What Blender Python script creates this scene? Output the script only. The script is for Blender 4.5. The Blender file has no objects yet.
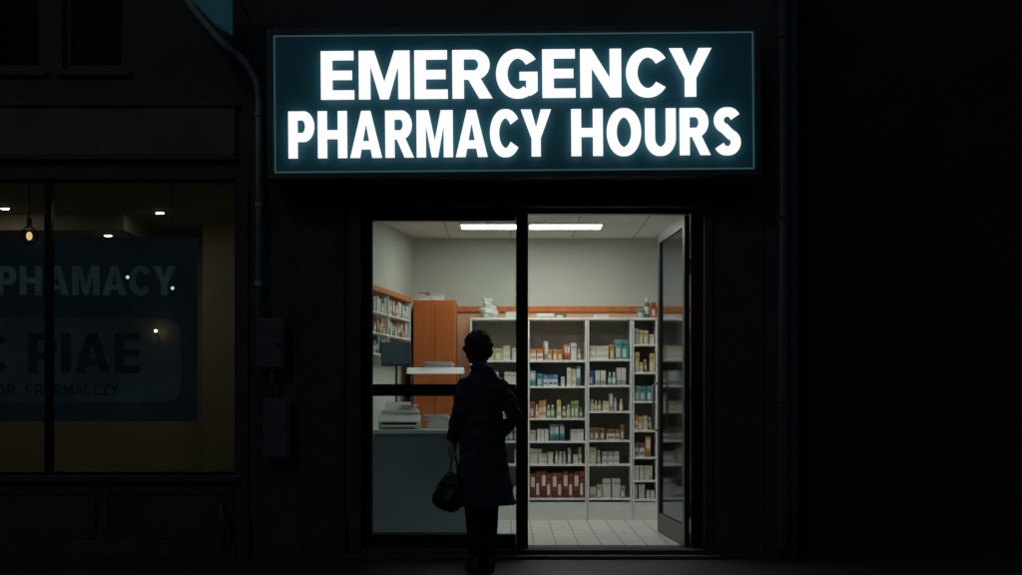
import bpy, bmesh, math, random
from mathutils import Vector, Matrix, noise
random.seed(23)
R=math.radians
sc=bpy.context.scene
col=sc.collection
sc.view_settings.view_transform='Standard'
sc.view_settings.look='None'
sc.view_settings.exposure=0

# ---------------------------------------------------------------- survey helpers
CAMY=-11.0; CAMZ=1.22; F=1419.0
def X(u,y=0.0): return (u-511.0)*(y-CAMY)/F       # metres across, on the plane at depth y
def Z(v,y=0.0): return CAMZ+(400.0-v)*(y-CAMY)/F  # metres above pavement on that plane

# ---------------------------------------------------------------- materials
def newmat(name):
    m=bpy.data.materials.new(name); m.use_nodes=True
    nt=m.node_tree; b=nt.nodes['Principled BSDF']
    return m,nt,b
def mat(name,c,rough=0.6,metal=0.0,nscale=6.0,var=0.25,bump=0.1,spec=0.5,bscale=None,emit=None,estr=0):
    m,nt,b=newmat(name)
    N=nt.nodes; L=nt.links
    tc=N.new('ShaderNodeTexCoord')
    nz=N.new('ShaderNodeTexNoise'); nz.inputs['Scale'].default_value=nscale; nz.inputs['Detail'].default_value=6
    L.new(tc.outputs['Object'],nz.inputs['Vector'])
    rp=N.new('ShaderNodeMapRange'); rp.inputs[1].default_value=0.3; rp.inputs[2].default_value=0.7
    rp.inputs[3].default_value=1-var; rp.inputs[4].default_value=1+var
    L.new(nz.outputs['Fac'],rp.inputs[0])
    mx=N.new('ShaderNodeVectorMath'); mx.operation='SCALE'
    mx.inputs[0].default_value=c[:3]
    L.new(rp.outputs[0],mx.inputs['Scale'])
    L.new(mx.outputs[0],b.inputs['Base Color'])
    b.inputs['Roughness'].default_value=rough
    b.inputs['Metallic'].default_value=metal
    b.inputs['Specular IOR Level'].default_value=spec
    if bump>0:
        n2=N.new('ShaderNodeTexNoise'); n2.inputs['Scale'].default_value=bscale or nscale*8; n2.inputs['Detail'].default_value=5
        L.new(tc.outputs['Object'],n2.inputs['Vector'])
        bp=N.new('ShaderNodeBump'); bp.inputs['Strength'].default_value=bump; bp.inputs['Distance'].default_value=0.01
        L.new(n2.outputs['Fac'],bp.inputs['Height']); L.new(bp.outputs[0],b.inputs['Normal'])
    if emit:
        b.inputs['Emission Strength'].default_value=estr
        m2=N.new('ShaderNodeVectorMath'); m2.operation='SCALE'; m2.inputs[0].default_value=emit
        L.new(rp.outputs[0],m2.inputs['Scale']); L.new(m2.outputs[0],b.inputs['Emission Color'])
        m.cycles.emission_sampling='NONE'
    return m
def emis(name,c,s,sample=True):
    m,nt,b=newmat(name)
    b.inputs['Base Color'].default_value=(*c,1)
    b.inputs['Emission Color'].default_value=(*c,1); b.inputs['Emission Strength'].default_value=s
    if not sample: m.cycles.emission_sampling='NONE'
    return m
def glassmat(name,tint,ior=1.45,rough=0.02):
    m=bpy.data.materials.new(name); m.use_nodes=True
    nt=m.node_tree; nt.nodes.clear()
    o=nt.nodes.new('ShaderNodeOutputMaterial'); mx=nt.nodes.new('ShaderNodeMixShader')
    t=nt.nodes.new('ShaderNodeBsdfTransparent'); g=nt.nodes.new('ShaderNodeBsdfGlossy'); f=nt.nodes.new('ShaderNodeFresnel')
    t.inputs[0].default_value=(*tint,1); g.inputs['Roughness'].default_value=rough
    g.inputs[0].default_value=(0.9,0.95,1,1)
    f.inputs[0].default_value=ior
    nt.links.new(f.outputs[0],mx.inputs[0]); nt.links.new(t.outputs[0],mx.inputs[1]); nt.links.new(g.outputs[0],mx.inputs[2])
    nt.links.new(mx.outputs[0],o.inputs[0])
    return m
def gridmat(name,c,grout,sx,sy,mortar,rough=0.4,bump=0.3,offset=0.0,var=0.06):
    m,nt,b=newmat(name); N=nt.nodes; L=nt.links
    tc=N.new('ShaderNodeTexCoord')
    br=N.new('ShaderNodeTexBrick'); br.offset=offset; br.squash=1
    br.inputs['Scale'].default_value=1; br.inputs['Brick Width'].default_value=sx; br.inputs['Row Height'].default_value=sy
    br.inputs['Mortar Size'].default_value=mortar; br.inputs['Mortar Smooth'].default_value=0.1
    br.inputs['Color1'].default_value=(*[k*(1-var) for k in c],1); br.inputs['Color2'].default_value=(*[k*(1+var) for k in c],1)
    br.inputs['Mortar'].default_value=(*grout,1)
    L.new(tc.outputs['Object'],br.inputs['Vector'])
    nz=N.new('ShaderNodeTexNoise'); nz.inputs['Scale'].default_value=3; nz.inputs['Detail'].default_value=8
    L.new(tc.outputs['Object'],nz.inputs['Vector'])
    rp=N.new('ShaderNodeMapRange'); rp.inputs[1].default_value=.3; rp.inputs[2].default_value=.7; rp.inputs[3].default_value=.9; rp.inputs[4].default_value=1.06
    L.new(nz.outputs['Fac'],rp.inputs[0])
    mx=N.new('ShaderNodeVectorMath'); mx.operation='SCALE'
    L.new(br.outputs['Color'],mx.inputs[0]); L.new(rp.outputs[0],mx.inputs['Scale']); L.new(mx.outputs[0],b.inputs['Base Color'])
    b.inputs['Roughness'].default_value=rough
    bp=N.new('ShaderNodeBump'); bp.invert=True; bp.inputs['Strength'].default_value=bump; bp.inputs['Distance'].default_value=0.005
    L.new(br.outputs['Fac'],bp.inputs['Height']); L.new(bp.outputs[0],b.inputs['Normal'])
    return m
def objcolmat(name,rough=0.5,mul=1.0):
    m,nt,b=newmat(name); N=nt.nodes; L=nt.links
    oi=N.new('ShaderNodeObjectInfo'); tc=N.new('ShaderNodeTexCoord')
    nz=N.new('ShaderNodeTexNoise'); nz.inputs['Scale'].default_value=4
    L.new(tc.outputs['Object'],nz.inputs['Vector'])
    rp=N.new('ShaderNodeMapRange'); rp.inputs[3].default_value=.8*mul; rp.inputs[4].default_value=1.15*mul
    L.new(nz.outputs['Fac'],rp.inputs[0])
    mx=N.new('ShaderNodeVectorMath'); mx.operation='SCALE'
    L.new(oi.outputs['Color'],mx.inputs[0]); L.new(rp.outputs[0],mx.inputs['Scale']); L.new(mx.outputs[0],b.inputs['Base Color'])
    b.inputs['Roughness'].default_value=rough
    return m
def woodmat(name,c1,c2,rough=0.45):
    m,nt,b=newmat(name); N=nt.nodes; L=nt.links
    tc=N.new('ShaderNodeTexCoord'); mp=N.new('ShaderNodeMapping'); mp.inputs['Scale'].default_value=(9,9,0.7)
    L.new(tc.outputs['Object'],mp.inputs[0])
    nz=N.new('ShaderNodeTexNoise'); nz.inputs['Scale'].default_value=2.5; nz.inputs['Detail'].default_value=8; nz.inputs['Distortion'].default_value=1.2
    L.new(mp.outputs[0],nz.inputs['Vector'])
    cr=N.new('ShaderNodeValToRGB'); cr.color_ramp.elements[0].position=.35; cr.color_ramp.elements[0].color=(*c1,1)
    cr.color_ramp.elements[1].position=.65; cr.color_ramp.elements[1].color=(*c2,1)
    L.new(nz.outputs['Fac'],cr.inputs[0]); L.new(cr.outputs[0],b.inputs['Base Color'])
    b.inputs['Roughness'].default_value=rough
    return m

M={}
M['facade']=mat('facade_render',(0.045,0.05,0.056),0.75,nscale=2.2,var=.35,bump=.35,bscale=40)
M['pier']=mat('painted_timber_dark',(0.034,0.040,0.047),0.6,nscale=5,var=.3,bump=.12)
M['brown']=mat('brown_fascia_paint',(0.12,0.09,0.055),0.6,nscale=3,var=.3,bump=.15)
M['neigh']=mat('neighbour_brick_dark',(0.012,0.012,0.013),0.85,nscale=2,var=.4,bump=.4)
M['alu']=mat('dark_anodised_metal',(0.02,0.023,0.026),0.38,metal=.6,nscale=8,var=.2,bump=.03)
M['alum']=mat('dark_grey_metal_leaf',(0.045,0.052,0.057),0.4,metal=.3,nscale=8,var=.2,bump=.03)
M['alul']=mat('grey_metal',(0.18,0.20,0.21),0.4,metal=.5,nscale=8,var=.2,bump=.03)
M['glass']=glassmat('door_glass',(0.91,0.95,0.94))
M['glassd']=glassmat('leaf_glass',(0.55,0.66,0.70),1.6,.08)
M['glassw']=glassmat('shop_window_glass',(0.82,0.86,0.84))
M['glassu']=mat('dark_upper_glass',(0.01,0.012,0.016),0.12,nscale=2,var=.2,bump=.0)
M['wallin']=mat('cool_grey_plaster',(0.54,0.56,0.51),0.8,nscale=1.5,var=.05,bump=.08,bscale=60)
M['peach']=mat('peach_wall_paint',(0.68,0.41,0.25),0.75,nscale=2,var=.06,bump=.06,bscale=60)
M['trim']=woodmat('orange_wood_trim',(0.50,0.13,0.028),(0.62,0.20,0.05))
M['wood']=woodmat('orange_cabinet_veneer',(0.46,0.115,0.024),(0.54,0.140,0.030))
M['white']=mat('white_laminate',(0.79,0.81,0.79),0.4,nscale=5,var=.06,bump=.02)
M['shelfback']=mat('shelf_back_board',(0.36,0.33,0.28),0.6,nscale=5,var=.1,bump=.02)
M['counter']=mat('blue_grey_counter_front',(0.29,0.37,0.425),0.5,nscale=2.5,var=.12,bump=.03)
M['ctop']=mat('counter_top_laminate',(0.78,0.80,0.79),0.3,nscale=4,var=.06,bump=.01)
M['tile']=gridmat('floor_tiles',(0.76,0.77,0.74),(0.32,0.32,0.31),.18,.30,.006,rough=.3,bump=.1,var=.03)
M['ceil']=gridmat('ceiling_tiles',(0.70,0.71,0.67),(0.42,0.42,0.39),.6,.6,.008,rough=.9,bump=.1,var=.02)
M['pave']=gridmat('paving_slabs',(0.035,0.037,0.04),(0.018,0.018,0.018),.6,.4,.008,rough=.5,offset=.5,var=.15)
M['asph']=mat('asphalt',(0.045,0.045,0.047),0.75,nscale=3,var=.3,bump=.6,bscale=120)
M['kerb']=mat('kerb_stone',(0.16,0.155,0.15),0.8,nscale=6,var=.2,bump=.3)
M['step']=mat('dark_door_step',(0.05,0.05,0.052),0.7,nscale=6,var=.2,bump=.3)
M['line']=mat('road_paint',(0.55,0.55,0.5),0.7,nscale=10,var=.25,bump=.1)
M['panel']=mat('teal_sign_panel',(0.008,0.078,0.108),0.6,nscale=1.2,var=.12,bump=.02,emit=(0.0009,0.0062,0.0094),estr=1)
M['case']=mat('teal_sign_casing',(0.045,0.09,0.10),0.4,metal=.3,nscale=5,var=.2,bump=.04)
M['tealbox']=mat('teal_box_sign_faces',(0.05,0.25,0.29),0.45,nscale=4,var=.2,bump=.04,emit=(.0015,.009,.011),estr=1)  # faint glow put into the colour to brighten the faces
M['letter']=emis('lit_white_lettering',(1.0,1.0,0.985),1.0)
M['halo']=emis('letter_back_halo',(0.75,0.95,1.0),1.25)
M['tube']=emis('lit_teal_edging',(0.085,0.18,0.20),0.36,False)
M['lamp']=emis('ceiling_light_diffuser',(0.97,1.0,0.93),13.5)
M['lamp_added']=emis('added_light_diffuser_dim',(0.97,1.0,0.94),9.0)
M['warm']=emis('warm_lamp',(1.0,0.84,0.60),62.0)
M['amber']=emis('added_amber_glow',(1.0,0.62,0.30),60.0)
M['bulb']=emis('filament_bulb_glow',(1.0,0.70,0.38),1.2,False)
M['glint']=emis('added_white_glint',(0.75,0.95,1.0),1.0,False)
M['pipe']=mat('painted_pipe',(0.32,0.37,0.39),0.4,metal=.1,nscale=12,var=.25,bump=.1)
M['pipedark']=mat('dark_painted_pipe',(0.06,0.066,0.072),0.45,metal=.2,nscale=12,var=.25,bump=.1)
M['boxg']=mat('meter_box_grey',(0.08,0.088,0.095),0.55,nscale=9,var=.25,bump=.1)
M['tan']=mat('tan_room_wall',(0.40,0.38,0.30),0.8,nscale=1.2,var=.15,bump=.05)
M['tanc']=mat('tan_room_ceiling',(0.42,0.40,0.34),0.8,nscale=1.2,var=.1,bump=.05)
M['dfloor']=mat('pale_worn_floor',(0.34,0.31,0.26),0.5,nscale=4,var=.3,bump=.1)
M['navy']=mat('navy_board_added_glow',(0.010,0.017,0.024),0.7,nscale=2,var=.15,bump=.02,emit=(.0024,.0044,.0066),estr=1)  # faint glow painted into the board, inset and lettering colours
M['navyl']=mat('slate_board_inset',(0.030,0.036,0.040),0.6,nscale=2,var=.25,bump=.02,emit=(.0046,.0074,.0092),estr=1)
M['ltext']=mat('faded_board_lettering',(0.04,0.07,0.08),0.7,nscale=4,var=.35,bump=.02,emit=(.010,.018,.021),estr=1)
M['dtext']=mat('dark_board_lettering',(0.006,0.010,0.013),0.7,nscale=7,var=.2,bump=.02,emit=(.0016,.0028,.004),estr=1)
M['black']=mat('black_plastic',(0.02,0.022,0.025),0.35,nscale=10,var=.2,bump=.02)
M['screen']=mat('monitor_screen',(0.05,0.06,0.07),0.25,nscale=3,var=.3,bump=.0,emit=(.012,.018,.022),estr=1)
M['grey']=mat('office_grey_plastic',(0.62,0.64,0.63),0.45,nscale=8,var=.1,bump=.02)
M['paper']=mat('paper',(0.84,0.84,0.81),0.7,nscale=8,var=.06,bump=.05)
M['coat']=mat('dark_wool_coat',(0.034,0.043,0.057),0.85,nscale=14,var=.3,bump=.35,bscale=90,spec=.25)
M['trou']=mat('black_trousers',(0.014,0.016,0.019),0.85,nscale=14,var=.3,bump=.2,spec=.2)
M['hair']=mat('dark_brown_hair',(0.020,0.016,0.014),0.6,nscale=30,var=.4,bump=.8,bscale=70,spec=.3)
M['skin']=mat('skin',(0.42,0.27,0.20),0.55,nscale=9,var=.08,bump=.03)
M['leather']=mat('black_leather',(0.012,0.012,0.014),0.42,nscale=20,var=.3,bump=.25)
M['brass']=mat('brass',(0.5,0.36,0.15),0.3,metal=1,nscale=9,var=.1,bump=.02)
M['cardA']=objcolmat('printed_carton',.5)
M['cardB']=objcolmat('printed_carton_band',.5,.5)
M['label']=mat('white_print_label',(0.68,0.67,0.63),0.5,nscale=12,var=.12,bump=.0)
M['cloth']=mat('pale_cloth',(0.66,0.65,0.60),0.85,nscale=9,var=.1,bump=.4)

# ---------------------------------------------------------------- mesh building
class B:
    def __init__(s): s.v=[];s.f=[];s.m=[]
    def box(s,x0,x1,y0,y1,z0,z1,m=0):
        i=len(s.v)
        s.v+=[(x0,y0,z0),(x1,y0,z0),(x1,y1,z0),(x0,y1,z0),(x0,y0,z1),(x1,y0,z1),(x1,y1,z1),(x0,y1,z1)]
        for q in ((0,3,2,1),(4,5,6,7),(0,1,5,4),(1,2,6,5),(2,3,7,6),(3,0,4,7)):
            s.f.append(tuple(i+k for k in q)); s.m.append(m)
        return s
    def prism(s,pts,z0,z1,m=0):
        i=len(s.v);n=len(pts)
        s.v+=[(p[0],p[1],z0) for p in pts]+[(p[0],p[1],z1) for p in pts]
        s.f.append(tuple(i+k for k in range(n-1,-1,-1)));s.m.append(m)
        s.f.append(tuple(i+n+k for k in range(n)));s.m.append(m)
        for k in range(n):
            j=(k+1)%n; s.f.append((i+k,i+j,i+n+j,i+n+k));s.m.append(m)
        return s
    def profx(s,pts,x0,x1,m=0):
        ar=sum(pts[k][0]*pts[(k+1)%len(pts)][1]-pts[(k+1)%len(pts)][0]*pts[k][1] for k in range(len(pts)))
        if ar<0: pts=pts[::-1]
        i=len(s.v);n=len(pts)
        s.v+=[(x0,p[0],p[1]) for p in pts]+[(x1,p[0],p[1]) for p in pts]
        s.f.append(tuple(i+k for k in range(n-1,-1,-1)));s.m.append(m)
        s.f.append(tuple(i+n+k for k in range(n)));s.m.append(m)
        for k in range(n):
            j=(k+1)%n; s.f.append((i+k,i+j,i+n+j,i+n+k));s.m.append(m)
        return s
    def plate(s,pts,y0,y1,m=0,mb=None):
        ar=sum(pts[k][0]*pts[(k+1)%len(pts)][1]-pts[(k+1)%len(pts)][0]*pts[k][1] for k in range(len(pts)))
        if ar<0: pts=pts[::-1]
        i=len(s.v);n=len(pts)
        s.v+=[(p[0],y0,p[1]) for p in pts]+[(p[0],y1,p[1]) for p in pts]
        s.f.append(tuple(i+k for k in range(n)));s.m.append(m)
        s.f.append(tuple(i+n+k for k in range(n-1,-1,-1)));s.m.append(m if mb is None else mb)
        for k in range(n):
            j=(k+1)%n; s.f.append((i+j,i+k,i+n+k,i+n+j));s.m.append(m)
        return s
    def tube(s,pts,rad,seg=12,m=0):
        P=[Vector(p) for p in pts]
        if not hasattr(rad,'__len__'): rad=[rad]*len(P)
        i0=len(s.v); up=None
        for k,p in enumerate(P):
            t=(P[min(k+1,len(P)-1)]-P[max(k-1,0)]).normalized()
            if up is None:
                a=Vector((0,0,1)) if abs(t.z)<.9 else Vector((1,0,0))
                up=(a-t*a.dot(t)).normalized()
            else: up=(up-t*up.dot(t)).normalized()
            w=t.cross(up)
            for j in range(seg):
                an=2*math.pi*j/seg
                s.v.append(tuple(p+(up*math.cos(an)+w*math.sin(an))*rad[k]))
        for k in range(len(P)-1):
            for j in range(seg):
                a=i0+k*seg+j;b=i0+k*seg+(j+1)%seg
                s.f.append((a,b,b+seg,a+seg));s.m.append(m)
        s.f.append(tuple(i0+j for j in range(seg-1,-1,-1)));s.m.append(m)
        e=i0+(len(P)-1)*seg
        s.f.append(tuple(e+j for j in range(seg)));s.m.append(m)
        return s
    def ell(s,c,r,nu=20,nv=12,m=0,fn=None):
        i0=len(s.v)
        for a in range(nv+1):
            ph=math.pi*a/nv
            for b in range(nu):
                th=2*math.pi*b/nu
                d=Vector((math.sin(ph)*math.cos(th),math.sin(ph)*math.sin(th),math.cos(ph)))
                k=fn(d) if fn else 1
                s.v.append((c[0]+d.x*r[0]*k,c[1]+d.y*r[1]*k,c[2]+d.z*r[2]*k))
        for a in range(nv):
            for b in range(nu):
                p=i0+a*nu+b;q=i0+a*nu+(b+1)%nu
                if a==0: s.f.append((p,p+nu,q+nu))
                elif a==nv-1: s.f.append((p,p+nu,q))
                else: s.f.append((p,p+nu,q+nu,q))
                s.m.append(m)
        return s
    def lathe(s,prof,c=(0,0,0),seg=16,m=0,ms=None):
        i0=len(s.v)
        for r,z in prof:
            for j in range(seg):
                a=2*math.pi*j/seg; s.v.append((c[0]+r*math.cos(a),c[1]+r*math.sin(a),c[2]+z))
        for k in range(len(prof)-1):
            for j in range(seg):
                a=i0+k*seg+j;b=i0+k*seg+(j+1)%seg
                s.f.append((a,b,b+seg,a+seg)); s.m.append(ms[k] if ms else m)
        s.f.append(tuple(i0+j for j in range(seg-1,-1,-1)));s.m.append(m)
        e=i0+(len(prof)-1)*seg
        s.f.append(tuple(e+j for j in range(seg)));s.m.append(ms[-1] if ms else m)
        return s
    def loft(s,rings,m=0):
        n=len(rings[0]); i0=len(s.v)
        for r in rings: s.v+=[tuple(p) for p in r]
        for k in range(len(rings)-1):
            for j in range(n):
                a=i0+k*n+j;b=i0+k*n+(j+1)%n
                s.f.append((a,b,b+n,a+n));s.m.append(m)
        s.f.append(tuple(i0+j for j in range(n-1,-1,-1)));s.m.append(m)
        e=i0+(len(rings)-1)*n
        s.f.append(tuple(e+j for j in range(n)));s.m.append(m)
        return s
    def wall(s,x0,x1,z0,z1,y0,y1,holes,m=0):
        xs=sorted({x0,x1,*[h[0] for h in holes],*[h[1] for h in holes]}); zs=sorted({z0,z1,*[h[2] for h in holes],*[h[3] for h in holes]})
        def solid(i,j):
            if i<0 or j<0 or i>=len(xs)-1 or j>=len(zs)-1: return False
            cx=(xs[i]+xs[i+1])/2; cz=(zs[j]+zs[j+1])/2
            return not any(h[0]<cx<h[1] and h[2]<cz<h[3] for h in holes)
        def q(*p):
            i=len(s.v); s.v+=list(p); s.f.append((i,i+1,i+2,i+3)); s.m.append(m)
        for i in range(len(xs)-1):
            for j in range(len(zs)-1):
                if not solid(i,j): continue
                a,b,c,d=xs[i],xs[i+1],zs[j],zs[j+1]
                q((a,y0,c),(b,y0,c),(b,y0,d),(a,y0,d)); q((a,y1,c),(a,y1,d),(b,y1,d),(b,y1,c))
                if not solid(i-1,j): q((a,y0,c),(a,y0,d),(a,y1,d),(a,y1,c))
                if not solid(i+1,j): q((b,y0,c),(b,y1,c),(b,y1,d),(b,y0,d))
                if not solid(i,j-1): q((a,y0,c),(a,y1,c),(b,y1,c),(b,y0,c))
                if not solid(i,j+1): q((a,y0,d),(b,y0,d),(b,y1,d),(a,y1,d))
        return s
ORG={}
def thing(name,label,cat,loc=(0,0,0),rotz=0,group=None,local=False,rot=None):
    e=bpy.data.objects.new(name,None); e.empty_display_size=.1; e.location=loc
    e.rotation_euler=rot if rot else (0,0,rotz); col.objects.link(e)
    e["label"]=label; e["category"]=cat
    if group: e["group"]=group
    ORG[e]=Vector((0,0,0)) if local else Vector(loc)
    return e
def part(name,b,mats,parent=None,bevel=0,smooth=False,label=None,cat=None,kind=None,loc=None,group=None):
    me=bpy.data.meshes.new(name)
    org=ORG[parent] if parent else Vector(loc or (0,0,0))
    me.from_pydata([tuple(Vector(v)-org) for v in b.v],[],b.f)
    if not isinstance(mats,(list,tuple)): mats=[mats]
    for k in mats: me.materials.append(M[k] if isinstance(k,str) else k)
    me.polygons.foreach_set('material_index',b.m)
    me.update()
    if smooth:
        me.polygons.foreach_set('use_smooth',[True]*len(me.polygons))
    o=bpy.data.objects.new(name,me); col.objects.link(o)
    if parent: o.parent=parent; ORG[o]=org
    else: o.location=org; ORG[o]=org
    if label:o["label"]=label
    if cat:o["category"]=cat
    if kind:o["kind"]=kind
    if group:o["group"]=group
    if bevel:
        bv=o.modifiers.new('bev','BEVEL'); bv.width=bevel; bv.segments=2; bv.limit_method='ANGLE'
    return o
def bake(o):
    dg=bpy.context.evaluated_depsgraph_get(); dg.update()
    me=bpy.data.meshes.new_from_object(o.evaluated_get(dg))
    o.modifiers.clear(); o.data=me
    return me

# ---------------------------------------------------------------- sign-painter's bold letters (unit cap height)
T=.222; TB=.19
def rc(a,b,c,d): return [(a,c),(b,c),(b,d),(a,d)]
def arc(cx,cy,rx,ry,a0,a1,n=30): return [(cx+rx*math.cos(R(a0+(a1-a0)*k/n)),cy+ry*math.sin(R(a0+(a1-a0)*k/n))) for k in range(n+1)]
def ribbon(path,closed=False):
    n=len(path); L_=[];R_=[]
    for k in range(n):
        if closed: p0,p1=path[(k-1)%n],path[(k+1)%n]
        else: p0,p1=path[max(k-1,0)],path[min(k+1,n-1)]
        dx,dy=p1[0]-p0[0],p1[1]-p0[1]; l=math.hypot(dx,dy); dx/=l;dy/=l
        w=(TB+(T-TB)*abs(dy))/2
        L_.append((path[k][0]-dy*w,path[k][1]+dx*w)); R_.append((path[k][0]+dy*w,path[k][1]-dx*w))
    if closed: return ('ring',L_,R_)
    return L_+R_[::-1]
def glyph(c):
    h=T/2; g=TB/2
    if c=='E': return .64,[[(0,0),(.64,0),(.64,TB),(T,TB),(T,.5-g),(.60,.5-g),(.60,.5+g),(T,.5+g),(T,1-TB),(.63,1-TB),(.63,1),(0,1)]]
    if c=='I': return T,[rc(0,T,0,1)]
    if c=='F': return .62,[[(0,0),(T,0),(T,.42-g),(.57,.42-g),(.57,.42+g),(T,.42+g),(T,1-TB),(.62,1-TB),(.62,1),(0,1)]]
    if c=='Z': return .70,[[(0,0),(.70,0),(.70,TB),(.30,TB),(.70,1-TB),(.70,1),(0,1),(0,1-TB),(.40,1-TB),(0,TB)]]
    if c=='H': return .79,[[(0,0),(T,0),(T,.5-g),(.79-T,.5-g),(.79-T,0),(.79,0),(.79,1),(.79-T,1),(.79-T,.5+g),(T,.5+g),(T,1),(0,1)]]
    if c=='M': return .98,[[(0,0),(0,1),(T+.075,1),(.49,.36),(.98-T-.075,1),(.98,1),(.98,0),(.98-T,0),(.98-T,.68),(.575,0),(.405,0),(T,.68),(T,0)]]
    if c=='N': return .79,[[(0,0),(0,1),(T,1),(.79-T,.40),(.79-T,1),(.79,1),(.79,0),(.79-T,0),(T,.60),(T,0)]]
    if c=='Y': return .82,[[(0,1),(T+.03,1),(.41,.62),(.79-T,1),(.82,1),(.41+h,.38),(.41+h,0),(.41-h,0),(.41-h,.38)]]
    if c=='A': return .86,[[(0,0),(.305,1),(.555,1),(.86,0),(.86-T-.015,0),(.43,.72),(T+.015,0)],[(.287,.18),(.573,.18),(.520,.355),(.340,.355)]]
    if c in 'PR':
        w=.70 if c=='P' else .72; yl=.35 if c=='P' else .39
        ry=(1-yl)/2-g; cy=(1+yl)/2; rx=.19; cxx=w-rx-h
        s=[rc(0,T,0,1),ribbon([(T-.01,1-g),(cxx-.03,1-g)]+arc(cxx,cy,rx,ry,90,-90)+[(cxx-.03,yl+g),(T-.01,yl+g)])]
        if c=='R': s.append([(.29,yl+.03),(.52,yl+.06),(.77,0),(.515,0)])
        return (w if c=='P' else .75),s
    if c=='C': return .77,[ribbon(arc(.42,.5,.42-h,.51-g,36,324,44))]
    if c=='G': return .80,[ribbon(arc(.42,.5,.42-h,.51-g,36,306,44)),[(.45,.54),(.80,.54),(.80,.145),(.745,.095),(.66,.045),(.56,.10),(.80-T,.20),(.80-T,.365),(.45,.365)]]
    if c=='O': return .86,[ribbon(arc(.43,.5,.43-h,.51-g,0,360,48)[:-1],True)]
    if c=='U': return .77,[ribbon([(h,1),(h,.62),(h,.38)]+arc(.385,.37,.385-h,.38-g,180,360)[1:-1]+[(.77-h,.38),(.77-h,.62),(.77-h,1)])]
    if c=='S':
        a=arc(.345,.735,.335-h,.275-g,22,248,28); return .69,[ribbon(a+[(.69-p[0],1-p[1]) for p in a[::-1]])]
    if c=="'": return .12,[[(0,.7),(.10,.7),(.14,1),(.02,1)]]
    return .30,[]
KERN={'CY':-.03,'AC':-.03,'MA':-.02,'AR':-.005,'HA':-.015}
def letters(name,s,x0,x1,z0,z1,y,depth,matk,parent,sp=.10,halo=None):
    gaps=[sp+KERN.get(s[k:k+2],0) for k in range(len(s)-1)]+[0]
    W=sum(glyph(c)[0] for c in s)+sum(gaps)
    kx=(x1-x0)/W; kz=z1-z0; cur=0; b=B(); mb=1 if halo else 0
    for c,gp in zip(s,gaps):
        w,st=glyph(c)
        for n,p in enumerate(st):
            yo=y-.0004*n
            if isinstance(p,tuple):
                _,L_,R_=p; m=len(L_); i=len(b.v)
                for yy in (yo-depth,yo):
                    for Q in (L_,R_): b.v+=[(x0+(cur+q[0])*kx,yy,z0+q[1]*kz) for q in Q]
                for k in range(m):
                    j=(k+1)%m
                    b.f+=[(i+k,i+j,i+m+j,i+m+k),(i+2*m+k,i+3*m+k,i+3*m+j,i+2*m+j),(i+k,i+2*m+k,i+2*m+j,i+j),(i+m+k,i+m+j,i+3*m+j,i+3*m+k)]
                    b.m+=[0,mb,0,0]
            else:
                b.plate([(x0+(cur+q[0])*kx,z0+q[1]*kz) for q in p],yo-depth,yo,0,mb)
        cur+=w+gp
    return part(name,b,[matk,halo] if halo else matk,parent)

# ---------------------------------------------------------------- ground
part('ground',B().box(-120,120,-120,120,-.5,-.14),'asph',kind='structure')
part('road',B().box(-120,120,-12.5,-3.45,-.139,-.12),'asph',kind='structure')
b=B()
for k in range(-12,13): b.box(k*6-1.5,k*6+1.5,-8.05,-7.93,-.119,-.116)
part('road_marking',b,'line',kind='structure')
part('pavement',B().box(-40,40,-3.3,3.9,-.13,0),'pave',kind='structure')
b=B()
for k in range(-40,40): b.box(k*1.0+.004,k*1.0+.996,-3.45,-3.3,-.13,.006)
part('kerb',b,'kerb',bevel=.012,kind='structure')

# ---------------------------------------------------------------- building
bl=thing('pharmacy_building','dark rendered shopfront building with lit pharmacy doorway','building',(0,0,0))
DX0,DX1,DZ1=X(362),X(703),Z(208)
WX0,WX1,WZ0,WZ1=-5.35,X(236),Z(475),Z(179)
UX0,UX1,UZ0,UZ1=X(62),X(126),Z(70),5.3
holes=[(DX0,DX1,0.0,DZ1),(WX0,WX1,WZ0,WZ1),(UX0,UX1,UZ0,UZ1),(X(-12),X(42),UZ0,UZ1),(-.6,.1,4.4,5.6),(1.0,1.7,4.4,5.6)]
XR=X(797)
part('wall',B().wall(-6.2,XR,0,6.6,0,.25,holes),'facade',bl)
part('cornice',B().box(-6.3,XR+.05,-.22,.3,6.6,6.78),'pier',bl,bevel=.01)
part('cornice_moulding',B().box(-6.25,XR+.02,-.12,-.002,6.5,6.598),'pier',bl,bevel=.01)
part('roof',B().box(-6.2,XR,.25,4.4,6.5,6.6),'facade',bl)
part('side_wall',B().box(-6.2,-6.0,.25,4.4,0,6.5),'facade',bl)
part('side_wall',B().box(XR-.2,XR,.25,4.4,0,6.5),'facade',bl)
part('rear_wall',B().box(-6.0,XR-.2,4.2,4.4,0,6.5),'facade',bl)
def upwin(x0,x1,z0,z1):
    w=part('window',B().box(x0,x1,.10,.115,z0,z1),'glassu',bl)
    part('frame',B().box(x0,x0+.05,.06,.13,z0,z1).box(x1-.05,x1,.06,.13,z0,z1).box(x0+.05,x1-.05,.06,.13,z1-.05,z1)
         .box(x0+.05,x1-.05,.06,.13,z0,z0+.05).box(x0+.05,x1-.05,.065,.125,(z0+z1)/2-.02,(z0+z1)/2+.02),'pier',w,bevel=.004)
    part('sill',B().box(x0-.04,x1+.04,-.035,.058,z0-.05,z0-.002),'pier',w,bevel=.006)
upwin(UX0,UX1,UZ0,UZ1); upwin(X(-12),X(42),UZ0,UZ1); upwin(-.6,.1,4.4,5.6); upwin(1.0,1.7,4.4,5.6)
part('fascia',B().box(-5.6,X(236),-.035,-.002,Z(156),Z(108)),'brown',bl,bevel=.006)
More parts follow.
